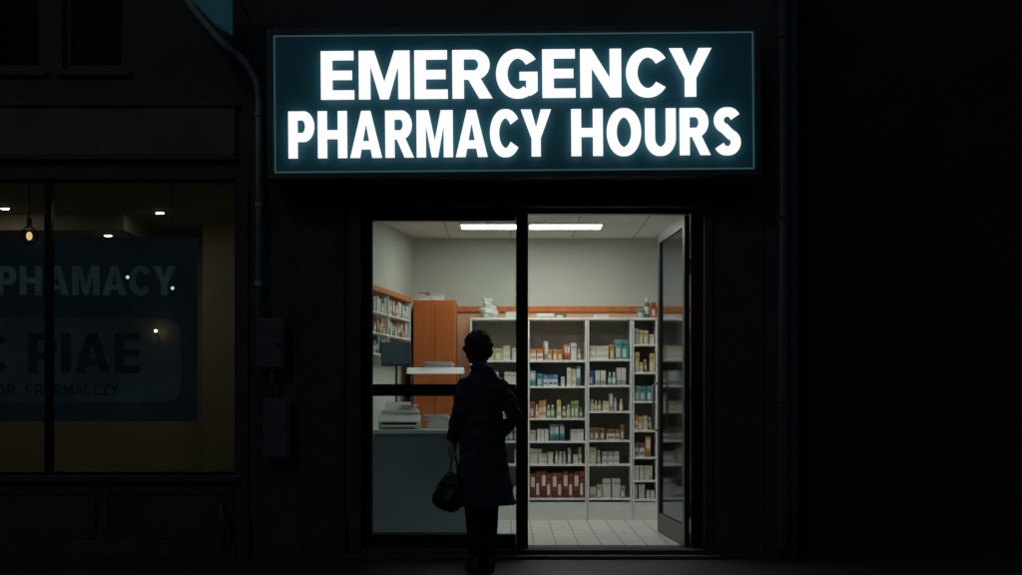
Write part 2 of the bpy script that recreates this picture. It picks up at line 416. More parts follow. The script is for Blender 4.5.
part('fascia_moulding',B().box(-5.65,X(240),-.055,-.002,Z(108)+.002,Z(103)),'pier',bl,bevel=.008)
part('fascia_moulding',B().box(-5.62,X(238),-.045,-.002,Z(161),Z(156)-.002),'pier',bl,bevel=.008)
for (u0,u1) in ((238,250),(300,346),(712,764)):
    x0,x1=X(u0),X(u1)
    part('pilaster',B().box(x0,x1,-.045,-.002,.0,.32).box(x0+.01,x1-.01,-.03,-.002,.32,Z(190)),'pier',bl,bevel=.006)
x=-5.3
while x<WX1-.3:
    x1=min(x+1.02,WX1)
    b=B()
    b.box(x,x+.06,-.014,-.002,.14,WZ0-.09).box(x1-.06,x1,-.014,-.002,.14,WZ0-.09)
    b.box(x+.06,x1-.06,-.014,-.002,.14,.2).box(x+.06,x1-.06,-.014,-.002,WZ0-.15,WZ0-.09)
    part('panel_moulding',b,'pier',bl)
    x+=1.06
part('plinth',B().box(-5.6,X(236),-.03,-.002,0,.137),'facade',bl,bevel=.008)
sw=part('shop_window',B().box(WX0+.02,WX1-.02,.088,.096,WZ0+.02,WZ1-.02),'glassw',bl)
b=B(); b.box(WX0,WX0+.05,.05,.13,WZ0,WZ1).box(WX1-.02,WX1,.05,.13,WZ0,WZ1).box(WX0+.05,WX1-.02,.05,.13,WZ1-.02,WZ1).box(WX0+.05,WX1-.02,.05,.13,WZ0,WZ0+.025)
b.box(X(42),X(49),.05,.13,WZ0+.025,WZ1-.02)
part('frame',b,'alu',sw,bevel=.004)
part('sill',B().box(WX0-.04,WX1+.04,-.05,.048,WZ0-.05,WZ0-.002),'pier',sw,bevel=.008)
part('architrave',B().box(DX0-.09,DX0-.002,-.06,-.002,0,DZ1+.09).box(DX1+.002,DX1+.07,-.06,-.002,0,DZ1+.09).box(DX0-.002,DX1+.002,-.06,-.002,DZ1+.002,DZ1+.09),'pier',bl,bevel=.01)
part('doorstep',B().box(DX0+.001,DX1-.001,-.06,.25,0.0,.066).box(DX0-.12,DX1+.12,-.16,-.06,0,.028),'step',bl,bevel=.008)
# door frame
fy0,fy1=.04,.13
xa,xb,xc,xd=X(372,.08),X(516,.08),X(528,.08),X(691,.08)
df=part('door_frame',B().box(DX0,xa,fy0,fy1,.066,DZ1).box(xb,xc,fy0-.015,fy1+.01,.066,DZ1-.001).box(xd,DX1,fy0,fy1,.066,DZ1)
   .box(xa,xb-.001,fy0,fy1,Z(220),DZ1).box(xc+.001,xd,fy0,fy1,Z(213),DZ1).box(xa,xb-.001,fy0,fy1,.066,Z(535))
   .box(xa,xb-.001,fy0+.01,fy1-.01,Z(396),Z(384)),'alu',bl,bevel=.004)
part('fixed_pane',B().box(xa,xb,.082,.090,Z(384),Z(220)),'glass',df)
part('fixed_pane',B().box(xa,xb,.082,.090,Z(535),Z(396)),'glass',df)
part('inner_trim',B().box(xa,xa+.012,fy0-.008,fy0-.001,Z(535),Z(220)),'alul',df)
part('threshold_strip',B().box(xc+.001,xd,.05,.12,.0662,.071),'alul',df)
hinge=(xd-.012,.06); L=1.29; ang=math.atan2(1,-.060)
cs,sn=math.cos(ang),math.sin(ang)
def leafpts(bb):
    bb.v=[(hinge[0]+v[0]*cs-v[1]*sn, hinge[1]+v[0]*sn+v[1]*cs, v[2]) for v in bb.v]; return bb
zb,zt=.074,Z(213)-.010
ld=part('door',leafpts(B().box(0,.085,0,.042,zb,zt).box(L-.085,L,0,.042,zb,zt).box(.085,L-.085,0,.042,zt-.085,zt).box(.085,L-.085,0,.042,zb,zb+.17)),'alum',bl,bevel=.004)
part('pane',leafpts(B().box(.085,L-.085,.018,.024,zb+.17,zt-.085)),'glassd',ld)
part('edge_seal',leafpts(B().box(L+.001,L+.006,.004,.020,zb,zt)),'alul',ld)
part('handle',leafpts(B().tube([(L-.045,.043,.95),(L-.045,.085,.97),(L-.045,.085,1.35),(L-.045,.043,1.37)],.010,10)),'alul',ld,smooth=True)
for hz in (.3,1.2,2.2):
    part('hinge',leafpts(B().lathe([(.010,hz),(.010,hz+.12)],(-.002,-.006,0))),'alul',ld)

# pharmacy room
CZ=2.81; FY=.25; BY=2.95; RX=1.78
lx0,lx1=-1.35,-.963
def wallx(y): return lx0+(lx1-lx0)*(y-.1)/(2.95-.1)
part('tile_floor',B().box(-1.45,RX,FY,BY,.002,.07),'tile',bl)
part('suspended_ceiling',B().box(-1.45,RX,FY,BY,CZ,CZ+.05),'ceil',bl)
part('back_wall',B().box(-1.6,RX+.12,BY,BY+.12,0,3.1),'wallin',bl)
part('room_wall',B().prism([(wallx(FY)-.1,FY+.002),(wallx(FY),FY+.002),(wallx(BY),BY-.001),(wallx(BY)-.1,BY-.001)],.07,CZ),'wallin',bl)
part('room_wall',B().box(RX,RX+.12,FY+.001,BY-.001,0,3.1),'wallin',bl)
part('wainscot',B().box(wallx(BY)+.002,RX-.002,BY-.008,BY-.001,.07,Z(312,BY)-.001),'peach',bl)
part('dado_rail',B().box(wallx(BY)+.001,RX-.002,BY-.035,BY-.001,Z(312,BY),Z(306.5,BY)),'trim',bl,bevel=.004)
part('lintel_lining',B().box(-1.6,RX+.1,.252,.262,DZ1+.01,3.1),'wallin',bl)
part('shop_back_wall',B().box(-5.9,-1.62,3.5,3.6,0,3.1),'tan',bl)
part('shop_side_wall',B().box(-5.99,-5.9,.252,3.5,0,3.1),'tan',bl)
part('shop_side_wall',B().box(-1.75,-1.62,.252,3.5,0,3.1),'tan',bl)
part('shop_column',B().box(-3.02,-2.60,2.9,3.2,.07,2.949),'tan',bl,bevel=.006)
part('shop_room_ceiling',B().box(-5.9,-1.75,.252,3.5,2.95,3.05),'tanc',bl)
part('ceiling_bulkhead',B().box(-5.9,-3.6,2.2,3.498,2.80,2.949),'tanc',bl)
part('shop_room_floor',B().box(-5.9,-1.75,.252,3.5,.0,.07),'dfloor',bl)

# neighbour
nb=thing('neighbouring_building','unlit dark building wall beside the pharmacy','building',(XR,0,0))
nh=[(4.2,5.6,1.0,2.7),(4.2,5.3,3.8,5.2),(7.5,8.6,3.8,5.2)]
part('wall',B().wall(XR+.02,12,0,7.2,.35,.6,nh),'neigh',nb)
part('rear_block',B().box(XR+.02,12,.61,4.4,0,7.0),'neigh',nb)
part('plinth',B().box(XR+.02,12,.30,.348,0,.5),'neigh',nb,bevel=.01)
for h in nh:
    w=part('window',B().box(h[0],h[1],.45,.46,h[2],h[3]),'glassu',nb)
    part('frame',B().box((h[0]+h[1])/2-.03,(h[0]+h[1])/2+.03,.42,.449,h[2],h[3]).box(h[0],h[1],.41,.419,(h[2]+h[3])/2-.02,(h[2]+h[3])/2+.02),'pier',w)
ob=thing('opposite_building','dark unlit terrace across the street','building',(0,-16.2,0))
oh=[(k*3.0-.6,k*3.0+.6,zz,zz+1.6) for k in range(-6,7) for zz in (1.1,4.2,7.2)]
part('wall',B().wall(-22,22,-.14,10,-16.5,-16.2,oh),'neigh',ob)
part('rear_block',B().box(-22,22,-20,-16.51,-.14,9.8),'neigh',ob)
part('cornice',B().box(-22.1,22.1,-16.6,-15.95,10,10.25),'neigh',ob)
for h in oh:
    part('window',B().box(h[0],h[1],-16.40,-16.38,h[2],h[3]),'glassu',ob)

# ---------------------------------------------------------------- pharmacy sign
SY=-.35
sx0,sx1,sz0,sz1=X(267.5,SY),X(760.5,SY),Z(177.5,SY),Z(27,SY)
cx,cz=(sx0+sx1)/2,(sz0+sz1)/2
sg=thing('shop_sign','teal light-box sign with glowing white lettering above the doorway','sign',(cx,0,cz),local=True,rot=(0,-.0085,0))
hw,hh=(sx1-sx0)/2,(sz1-sz0)/2
e=.042
part('casing',B().box(-hw,hw,SY+.03,-.07,-hh,hh).box(-hw,-hw+e,SY-.022,SY+.029,-hh,hh).box(hw-e,hw,SY-.022,SY+.029,-hh,hh)
     .box(-hw+e,hw-e,SY-.022,SY+.029,hh-e,hh).box(-hw+e,hw-e,SY-.022,SY+.029,-hh,-hh+e),'case',sg,bevel=.004)
part('panel',B().box(-hw+e,hw-e,SY+.01,SY+.028,-hh+e,hh-e),'panel',sg)
i=.050;w=.008
part('lit_edging',B().box(-hw+i,hw-i,SY-.004,SY+.009,hh-i-w,hh-i).box(-hw+i,hw-i,SY-.004,SY+.009,-hh+i,-hh+i+w)
     .box(-hw+i,-hw+i+w,SY-.004,SY+.009,-hh+i+w,hh-i-w).box(hw-i-w,hw-i,SY-.004,SY+.009,-hh+i+w,hh-i-w),'tube',sg)
LY=SY-.040
def sxx(u): return X(u,LY-.01)-cx
def szz(v): return Z(v,LY-.01)-cz
letters('lettering','EMERGENCY',sxx(321),sxx(712),szz(98),szz(49.5),LY,.008,'letter',sg,sp=.09,halo='halo')
T=.25; TB=.19
letters('lettering','PHARMACY',sxx(288),sxx(551),szz(156.5),szz(109.5),LY,.008,'letter',sg,sp=.095,halo='halo')
letters('lettering','HOURS',sxx(571),sxx(741),szz(156.5),szz(109.5),LY,.008,'letter',sg,sp=.095,halo='halo')
T=.235
for x in (-1.2,1.2): part('bracket',B().box(x-.03,x+.03,-.069,-.002,-hh+.1,hh-.1),'case',sg)

# ---------------------------------------------------------------- pipes and boxes
def pipe(label,pts,r,brk,name='drainpipe',mk='pipe'):
    t=thing(name,label,'pipe',(pts[-1][0],pts[-1][1],0))
    P=[Vector(p) for p in pts]; Q=[P[0]]
    for k in range(1,len(P)-1):
        a=P[k]+(P[k-1]-P[k]).normalized()*min(.12,(P[k-1]-P[k]).length*.45); c=P[k]+(P[k+1]-P[k]).normalized()*min(.12,(P[k+1]-P[k]).length*.45)
        for s in range(6):
            tt=s/5; Q.append(a*(1-tt)**2+P[k]*2*tt*(1-tt)+c*tt*tt)
    Q.append(P[-1])
    part('pipe',B().tube(Q,r,14),mk,t,smooth=True)
    for z in brk:
        part('bracket',B().lathe([(r+.008,z),(r+.008,z+.035)],(pts[-1][0],pts[-1][1],0)).box(pts[-1][0]-.012,pts[-1][0]+.012,pts[-1][1]+r,-.003,z+.005,z+.03),mk,t)
xp=X(259,-.1)
pipe('grey cable conduit curving down the wall beside the sign',[(X(160,-.1),-.1,4.75),(X(190,-.1),-.1,4.25),(X(222,-.1),-.1,3.96),(X(246,-.1),-.1,3.82),(xp,-.1,3.64),(xp,-.1,1.86)],.026,[3.4,2.7,2.1],'conduit')
xq=X(782,-.1)
pipe('dark painted drainpipe running down the facade',[(xq,-.1,6.45),(xq,-.1,.16),(xq+.0,-.1,.04)],.045,[5.4,4.0,2.6,1.2,.4],mk='pipedark')
xr=X(216,-.1)
pipe('small dark waste pipe outlet by the pavement',[(xr,-.02,.42),(xr+.05,-.11,.40),(xr+.06,-.11,.06)],.02,[],'waste_pipe',mk='pipedark')
def mbox(label,u0,u1,v0,v1):
    y=-.12
    x0,x1,z0,z1=X(u0,y),X(u1,y),Z(v1,y),Z(v0,y)
    t=thing('meter_box',label,'utility box',((x0+x1)/2,0,z0))
    part('case',B().box(x0,x1,-.12,-.058,z0,z1),'boxg',t,bevel=.008)
    part('cover',B().box(x0+.02,x1-.02,-.132,-.122,z0+.02,z1-.03),'boxg',t,bevel=.004)
    zc=(z0+z1)/2
    part('lock',B().tube([(x1-.045,-.1325,zc),(x1-.045,-.142,zc)],.012,12),'black',t)
mbox('grey electrical box where the conduit ends',256,285,318,370)
mbox('tall dark grey utility box on the wall',263,290,398,460)
t=thing('conduit','short conduit between the two wall boxes','pipe',(X(272,-.1),-.09,Z(398)))
part('pipe',B().tube([(X(272,-.1),-.09,Z(398,-.12)-.01),(X(272,-.1),-.09,Z(370,-.12)+.01)],.014),'pipedark',t,smooth=True)
t=thing('projecting_sign','small teal box sign projecting from the wall on a bracket','sign',(X(212,-.5),-.3,3.9))
x0=X(184,-.5);x1=X(233,-.5)
part('casing',B().plate([(x0,4.6),(x0+.03,4.20),(x0+.24,3.98),(x1,3.91),(x1,4.6)],-.62,-.50),'tealbox',t,bevel=.01)
for z in (4.42,4.10): part('bracket',B().tube([(x1-.1,-.5,z),(x1-.1,-.01,z)],.014),'pipe',t)

# ---------------------------------------------------------------- window board
BYD=.30
bx0,bx1,bz0,bz1=-5.2,X(197,BYD),Z(421,BYD),Z(237,BYD)
wb=thing('window_board','large navy advertising board with faded lettering hanging behind glass','sign',((bx0+bx1)/2,BYD,bz0))
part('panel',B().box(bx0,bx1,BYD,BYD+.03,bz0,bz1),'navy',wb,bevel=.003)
ix1=X(181,BYD); iz0=Z(402,BYD); iz1=Z(318,BYD); r=.13
pts=[(bx0+.02,iz0),]
for k in range(7):
    a=-math.pi/2+math.pi/2*k/6; pts.append((ix1-r+r*math.cos(a),iz0+r+r*math.sin(a)))
for k in range(7):
    a=math.pi/2*k/6; pts.append((ix1-r+r*math.cos(a),iz1-r+r*math.sin(a)))
pts.append((bx0+.02,iz1))
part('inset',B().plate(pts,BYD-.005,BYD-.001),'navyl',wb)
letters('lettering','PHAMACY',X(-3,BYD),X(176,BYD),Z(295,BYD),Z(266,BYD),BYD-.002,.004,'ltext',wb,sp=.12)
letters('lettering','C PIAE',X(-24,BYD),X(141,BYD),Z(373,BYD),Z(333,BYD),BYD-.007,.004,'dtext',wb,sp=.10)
T=.17; TB=.15
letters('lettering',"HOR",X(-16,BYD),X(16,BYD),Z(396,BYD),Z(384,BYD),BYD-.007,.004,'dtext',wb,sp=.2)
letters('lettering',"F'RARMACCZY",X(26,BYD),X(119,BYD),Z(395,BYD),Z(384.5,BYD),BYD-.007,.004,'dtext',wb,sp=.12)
for xx in (bx0+.3,bx1-.2): part('hanging_wire',B().tube([(xx,BYD+.015,bz1),(xx,BYD+.015,2.949)],.003,6),'black',wb)
for (u,v) in ((127,277),(172,288)):  # small glowing dots added to stand for two white glints
    x=X(u,.24); z=Z(v,.24)
    t=thing('added_glow_dot','tiny glowing dot added as a white glint on the navy board','lamp',(x,.26,z),group='added white glints on the board')
    part('housing',B().tube([(x,.298,z),(x,.262,z)],[.02,.016],12),'black',t)
    part('lens',B().ell((x,.258,z),(.014,.006,.014),12,8),'glint',t,smooth=True)
x=X(156,.2); z=Z(331,.2)  # made-up lamp, added to give the inset a warm glow
t=thing('added_glow_dot','small made-up amber lamp added for a warm glow on the board inset','lamp',(x,.26,z))
part('arm',B().tube([(x,.294,z-.03),(x,.215,z-.035),(x,.195,z-.008)],.004,8),'black',t)
part('lens',B().ell((x,.195,z),(.012,.007,.009),8,6),'amber',t,smooth=True)
x=X(31,.24); zb_=Z(236,.24)
t=thing('pendant_lamp','bare filament bulb hanging on a cord inside the shop','lamp',(x,.20,zb_))
part('cord',B().tube([(x,.2,2.92),(x,.2,zb_+.13)],.005,8),'black',t)
part('socket',B().lathe([(.018,.07),(.022,.09),(.018,.135)],(x,.2,zb_)),'brass',t,smooth=True)
part('glass_globe',B().lathe([(.006,-.075),(.04,-.06),(.068,-.02),(.068,.02),(.04,.055),(.02,.07)],(x,.2,zb_),20),glassmat('bulb_glass',(.98,.92,.8),1.2),t,smooth=True)
part('filament',B().ell((x,.2,zb_-.005),(.024,.02,.034),14,10),'bulb',t,smooth=True)
for (u,v) in ((5,208),(160,222),(-70,215),(108,236),(258,0)):  # last one is out of view, added to brighten the column
    zc=2.80 if v==236 else 2.95
    y={208:1.79,222:2.1,215:1.9,236:2.6,0:1.5}[v]
    x=X(u,y)
    t=thing('ceiling_downlight','small warm recessed downlight in the shop ceiling','lamp',(x,y,zc-.01),group='warm downlights in the shop ceiling')
    part('rim',B().lathe([(.050,-.006),(.050,-.002)],(x,y,zc),20),'grey',t)
    part('lens',B().lathe([(.034,-.009),(.034,-.0065)],(x,y,zc),10),'warm',t)

# ---------------------------------------------------------------- ceiling lights
for (xa_,xb_,ya_,yb_,mk) in ((-.47,.13,1.75,2.13,'lamp'),(.15,.84,1.75,2.13,'lamp'),(-.47,.12,.45,.79,'lamp_added'),(.20,.84,.45,.79,'lamp_added')):  # last two panels are out of view, added to light shelf fronts and counter
    xm=(xa_+xb_)/2
    t=thing('ceiling_light','lit fluorescent panel set in the suspended ceiling','lamp',(xm,(ya_+yb_)/2,CZ-.02),group='fluorescent ceiling panels')
    part('frame',B().box(xa_,xa_+.02,ya_,yb_,CZ-.014,CZ-.001).box(xb_-.02,xb_,ya_,yb_,CZ-.014,CZ-.001).box(xa_+.02,xb_-.02,ya_,ya_+.02,CZ-.014,CZ-.001).box(xa_+.02,xb_-.02,yb_-.02,yb_,CZ-.014,CZ-.001),'white',t)
    part('diffuser',B().box(xa_+.02,xb_-.02,ya_+.02,yb_-.02,CZ-.010,CZ-.002),mk,t)

# ---------------------------------------------------------------- products
def carton(kind):
    b=B()
    if kind==0:
        b.box(-.5,.5,-.5,.5,0,.3,1).box(-.5,.5,-.5,.5,.3,1,0)
        b.box(-.38,.38,-.512,-.501,.45,.85,2)
    elif kind==1:
        b.box(-.5,.5,-.5,.5,0,1,0); b.box(-.42,.15,-.512,-.501,.12,.55,2).box(-.42,.42,-.512,-.501,.72,.80,1)
    else:
        b.box(-.5,.5,-.5,.5,0,.62,2).box(-.5,.5,-.5,.5,.62,1,0); b.box(-.35,.35,-.512,-.501,.15,.35,0)
    me=bpy.data.meshes.new('medicine_carton'); me.from_pydata(b.v,[],b.f)
    for k in ('cardA','cardB','label'): me.materials.append(M[k])
    me.polygons.foreach_set('material_index',b.m); me.update(); return me
def bottle():
    b=B().lathe([(.44,0),(.5,.04),(.5,.2),(.505,.2),(.505,.55),(.5,.55),(.48,.66),(.26,.76),(.24,.79),(.33,.79),(.33,.97),(.28,1.0)],seg=14,ms=[0,0,2,2,2,0,0,0,0,2,2,2])
    me=bpy.data.meshes.new('medicine_bottle'); me.from_pydata(b.v,[],b.f)
    for k in ('cardA','cardB','label'): me.materials.append(M[k])
    me.polygons.foreach_set('material_index',b.m); me.update(); return me
CM=[carton(0),carton(1),carton(2)]; BM_=bottle()
COLS={'white':((.70,.69,.65),(.62,.63,.62),(.66,.63,.57)),'orange':((.62,.22,.06),(.62,.32,.10)),'red':((.50,.10,.06),(.42,.09,.07)),'maroon':((.24,.065,.04),(.28,.085,.055),(.20,.06,.04)),
 'teal':((.08,.30,.32),(.16,.40,.42)),'yellow':((.66,.47,.12),(.60,.50,.22)),'green':((.10,.28,.11),(.24,.38,.15)),'blue':((.08,.16,.38),(.15,.27,.46)),'brown':((.22,.13,.08),(.30,.19,.12)),'pink':((.52,.32,.32),(.5,.36,.36)),'cream':((.62,.56,.42),(.58,.52,.40)),'grey':((.34,.35,.35),(.42,.42,.40))}
cnt=[0]
def product(mtx,w,d,h,colname,kind,grp):
    isb=kind==3
    n='medicine_bottle' if isb else 'medicine_carton'
    o=bpy.data.objects.new(n,BM_ if isb else CM[kind]); col.objects.link(o)
    o.matrix_world=mtx@Matrix.Diagonal((w,(w if isb else d),h,1))
    o.color=(*random.choice(COLS[colname]),1)
    o["label"]=f"{colname} medicine {'bottle with white cap' if isb else 'carton standing'} on a pharmacy shelf"
    o["category"]='bottle' if isb else 'box'; o["group"]=grp
    cnt[0]+=1
def fill(x0,x1,yf,z,hmax,style,grp,base=Matrix.Identity(4),dens=1.0,big=1.0,pb=.2):
    x=x0+.004
    while x<x1-.03:
        if random.random()>dens: x+=random.uniform(.02,.06); continue
        cn=random.choice(style); kind=3 if (random.random()<pb) else random.choice((0,1,1,2))
        w=random.uniform(.030,.066)*big; h=min(hmax*.92,random.uniform(.40,.90)*hmax); d=random.uniform(.06,.12)
        if kind==3: w=random.uniform(.034,.05); h=min(h,.13)
        for k in range(random.choice((1,1,2,3))):
            if x+w>x1-.002: break
            yo=random.uniform(0,.03)
            m=base@Matrix.Translation((x+w/2,yf+.02+d/2+yo,z))@Matrix.Rotation(random.uniform(-.12,.12),4,'Z')
            product(m,w*.94,d,h*random.uniform(.95,1.0),cn,kind,grp); x+=w+.002
        x+=random.choice((0,0,.004,.010,.02))
# ---------------------------------------------------------------- back shelving
SF=2.6; SB=2.925; ztop=Z(320,SF)
def px(u): return X(u,SF)
def pz(v): return Z(v,SF)
bays=[(470,527.5,[360,386,418,441,464,498],1),(528,587,[360,386,418,441,464,498],2),(587.5,632,[359,385,411,440,464,498],2),(632.5,657.5,[344,372,401,430,457,480,499],2),(658,682,[345,373,401,430,457,480,499],1)]
W_='white'
bstyle={0:[[W_,'cream','yellow'],[W_,'teal'],['yellow',W_],[W_,'teal'],[W_,'green'],['maroon',W_]],
 1:[['orange',W_,'orange','cream'],[W_,'teal',W_,'yellow','blue'],['yellow','orange','red','green','yellow'],[W_,'teal','yellow','cream'],[W_,'cream','green',W_,'grey'],['maroon']],
 2:[[W_,'teal','cream','orange'],[W_,'teal',W_,'blue'],[W_,'yellow',W_,'green'],['blue',W_,'brown','teal'],[W_,'cream','grey'],[W_]]}
st3=[[W_,'yellow'],['orange','red','yellow'],[W_,'teal','yellow'],['yellow','orange',W_],[W_,'brown','orange'],[W_,'orange'],[W_,'pink']]
for bi,(u0,u1,levels,ds) in enumerate(bays):
    x0,x1=px(u0),px(u1)
    t=thing('shelving_unit','white open shelving bay stocked with medicines against the back wall','shelf',((x0+x1)/2,SF,.07),group='white shelving bays along the back wall')
    for xs_ in (x0,x1-.016): part('side_panel',B().box(xs_,xs_+.016,SF,SB,.07,ztop),'white',t,bevel=.002)
    part('back_panel',B().box(x0+.016,x1-.016,SB-.01,SB,.07,ztop),'shelfback',t)
    part('top_panel',B().box(x0-.0005,x1+.0005,SF-.006,SB+.002,ztop+.001,ztop+.022),'white',t,bevel=.002)
    part('plinth',B().box(x0+.016,x1-.016,SF+.01,SF+.03,.07,pz(500)-.02),'white',t)
    prev=ztop
    for li,v in enumerate(levels):
        z=pz(v)
        part('shelf',B().box(x0+.017,x1-.017,SF+.002,SB-.012,z-.02,z),'white',t,bevel=.002)
        gap=prev-z-.02
        st=bstyle[bi][li] if bi<3 else st3[li]
        if bi==1 and li==5: 
            n=10; wd=(x1-x0-.04)/n
            for k in range(n):
                m=Matrix.Translation((x0+.02+wd*(k+.5),SF+.07+random.uniform(0,.015),z))
                product(m,wd*.88,.1,gap*random.uniform(.76,.84),'maroon',k%2,'cartons on the back shelving')
        elif bi==2 and li==5:
            fill(x0+.017,x1-.017,SF,z,gap*.75,[W_,W_,'grey'],'cartons on the back shelving',big=1.4,pb=0)
        else:
            fill(x0+.017,x1-.017,SF,z,min(gap,.225),st,'cartons on the back shelving',dens=.95 if ds==2 else .7,big=1.3 if ds==1 else 1.0,pb=.45 if li in(2,) else .15)
        prev=z

# ---------------------------------------------------------------- left wall shelving (along the splayed wall)
ang=math.atan2(2.85,.387)
sx,sy=wallx(.45)+.004,.45
ws=thing('wall_shelf','white wall shelf with orange wooden top rail holding medicines','shelf',(sx,sy,1.60),local=True,rotz=ang)
LL=1.84; dep=.115
for xx in (0,.9,LL-.015): part('side_panel',B().box(xx,xx+.015,-dep,-.008,0,.53),'white',ws)
part('back_panel',B().box(0,LL,-.007,-.002,0,.53),'shelfback',ws)
part('top_rail',B().box(-.01,LL+.01,-dep-.012,-.002,.531,.575),'trim',ws,bevel=.003)
base=Matrix.Translation((sx,sy,1.60))@Matrix.Rotation(ang,4,'Z')
for k,z in enumerate((0,.175,.35)):
    for (a,c) in ((.016,.899),(.916,LL-.016)): part('shelf',B().box(a,c,-dep,-.008,z,z+.012),'white',ws)
    xx=.42
    while xx<LL-.09:
        w=random.uniform(.04,.075); h=random.uniform(.08,.15)
        if abs(xx+w/2-.907)>.06:
            cn=random.choice(['white','orange','red','blue','teal','cream','yellow'] if k<2 else ['white','orange','white'])
            m=base@Matrix.Translation((xx+w/2,-dep+.058,z+.013))
            product(m,w*.92,.085,h,cn,random.choice((0,1,2)),'cartons on the wall shelf')
        xx+=w+random.choice((.004,.01,.05))

# ---------------------------------------------------------------- wooden cabinet and things on it
CY=2.3
cx0,cx1,czt=X(413,CY),X(455,CY),Z(300,CY)
cb=thing('wooden_cabinet','tall orange wooden cabinet against the back wall','cabinet',((cx0+cx1)/2,CY,.07))
part('body',B().box(cx0,cx1,CY+.022,BY-.037,.07,czt),'wood',cb,bevel=.003)
mid=cx0+(cx1-cx0)*.52
for (a,c) in ((cx0+.004,mid-.002),(mid+.002,cx1-.004)):
    d=part('door',B().box(a,c,CY,CY+.020,.14,czt-.03),'wood',cb,bevel=.003)
    hx=mid-.035 if a<mid-.05 else mid+.025
    part('handle',B().box(hx,hx+.01,CY-.022,CY-.002,1.25,1.40),'alul',d,bevel=.002)
part('plinth',B().box(cx0+.01,cx1-.01,CY+.01,CY+.021,.07,.138),'wood',cb)
x0=X(419,2.5)
for k,(dx,w,h,cc) in enumerate(((0,.12,.05,'white'),(.125,.11,.062,'white'),(.0,.10,.03,'brown'))):
    z=czt+ (0.051 if k==2 else 0.001)
    product(Matrix.Translation((x0+dx+w/2,2.5,z)),w,.14,h,cc,1,'boxes on the wooden cabinet')

# cloth bag on shelving
x=X(489,2.75); z=ztop+.024
def lump(d): return 1+.42*noise.noise(d*1.7+Vector((3,1,0)))+.26*abs(noise.noise(d*3.4))+.12*noise.noise(d*8)
t=thing('cloth_bag','crumpled pale cloth bag sitting on top of the shelving','bag',(x,2.75,z))
b=B().ell((x,2.75,z+.055),(.085,.07,.065),36,24,fn=lump)
b.ell((x-.015,2.75,z+.125),(.042,.035,.055),24,16,fn=lump)
b.tube([(x-.02,2.75,z+.15),(x-.045,2.75,z+.185),(x-.05,2.75,z+.205)],[.022,.016,.010],10)
b.tube([(x-.005,2.75,z+.15),(x+.022,2.75,z+.175),(x+.035,2.75,z+.19)],[.022,.018,.010],10)
cbg=part('bag_body',b,'cloth',t)
m_=cbg.modifiers.new('r','REMESH'); m_.mode='VOXEL'; m_.voxel_size=.006; m_.use_smooth_shade=True
for (u,w,h,cn,kd) in ((647,.055,.20,'green',3),(545,.16,.045,'white',0),(561,.10,.05,'brown',1),(601,.14,.035,'white',1),(640,.05,.09,'teal',1),(512,.12,.06,'white',2),(653.5,.045,.15,'red',1)):
    product(Matrix.Translation((X(u,2.72),2.72,ztop+.0235)),w,.1,h,cn,kd,'items on top of the shelving')

# ---------------------------------------------------------------- counter
kx0=-1.20; kx1=X(497,.85); kz=.97
ct=thing('service_counter','blue grey pharmacy counter with pale worktop','counter',((kx0+kx1)/2,.85,.07))
part('front_panel',B().box(kx0,kx1,.80,.83,.12,kz-.03),'counter',ct,bevel=.002)
part('end_panel',B().box(kx1-.03,kx1,.831,1.32,.12,kz-.03),'counter',ct,bevel=.002)
part('worktop',B().box(kx0,kx1+.03,.76,1.36,kz-.028,kz+.004),'ctop',ct,bevel=.004)
part('plinth',B().box(kx0,kx1-.03,.85,.87,.07,.119),'black',ct)
ry=1.25
rx0,rx1=X(408,ry),X(464,ry)
t=thing('raised_shelf','white raised shelf with sloped lip on thin posts over the counter','shelf',((rx0+rx1)/2,ry,kz+.004))
zr=Z(374,ry)
part('shelf',B().profx([(ry-.20,zr),(ry+.09,zr),(ry+.09,zr+.055),(ry-.12,zr+.055)],rx0,rx1),'paper',t,bevel=.003)
for xx in (rx0+.03,rx1-.03): part('post',B().tube([(xx,ry,kz+.005),(xx,ry,zr)],.009,10),'alul',t,smooth=True)
def rotsheet(bb,cx_,cy_,hx,hy,a,z0,z1):
    c_,s_=math.cos(a),math.sin(a)
    bb.prism([(cx_+p*hx*c_-q*hy*s_,cy_+p*hx*s_+q*hy*c_) for p,q in ((-1,-1),(1,-1),(1,1),(-1,1))],z0,z1)
t2=thing('paper_stack','stack of white papers lying on the raised shelf','paper',((rx0+rx1)/2,ry,zr+.056))
b=B()
for k in range(6): 
    rotsheet(b,(rx0+rx1)/2+.03+random.uniform(-.015,.015),ry-.02,.115,.085,random.uniform(-.12,.12),zr+.056+k*.008,zr+.0625+k*.008)
part('sheets',b,'paper',t2)
# monitor
my=1.05; mx0,mx1,mz0,mz1=X(381,my),X(411,my),Z(366,my),Z(342,my)
mm=(mx0+mx1)/2
t=thing('computer_monitor','dark computer monitor on a tall stand on the counter','monitor',(mm,my,kz+.004))
part('casing',B().box(mx0,mx1,my,my+.03,mz0,mz1),'alul',t,bevel=.004)
part('screen',B().box(mx0+.01,mx1-.01,my-.004,my-.001,mz0+.015,mz1-.01),'screen',t)
part('stand',B().tube([(mm,my+.045,kz+.02),(mm,my+.045,mz0+.1)],.011,12).box(mm-.09,mm+.09,my-.04,my+.11,kz+.0045,kz+.025).box(mm-.03,mm+.03,my+.025,my+.05,mz0+.06,mz0+.14),'alul',t)
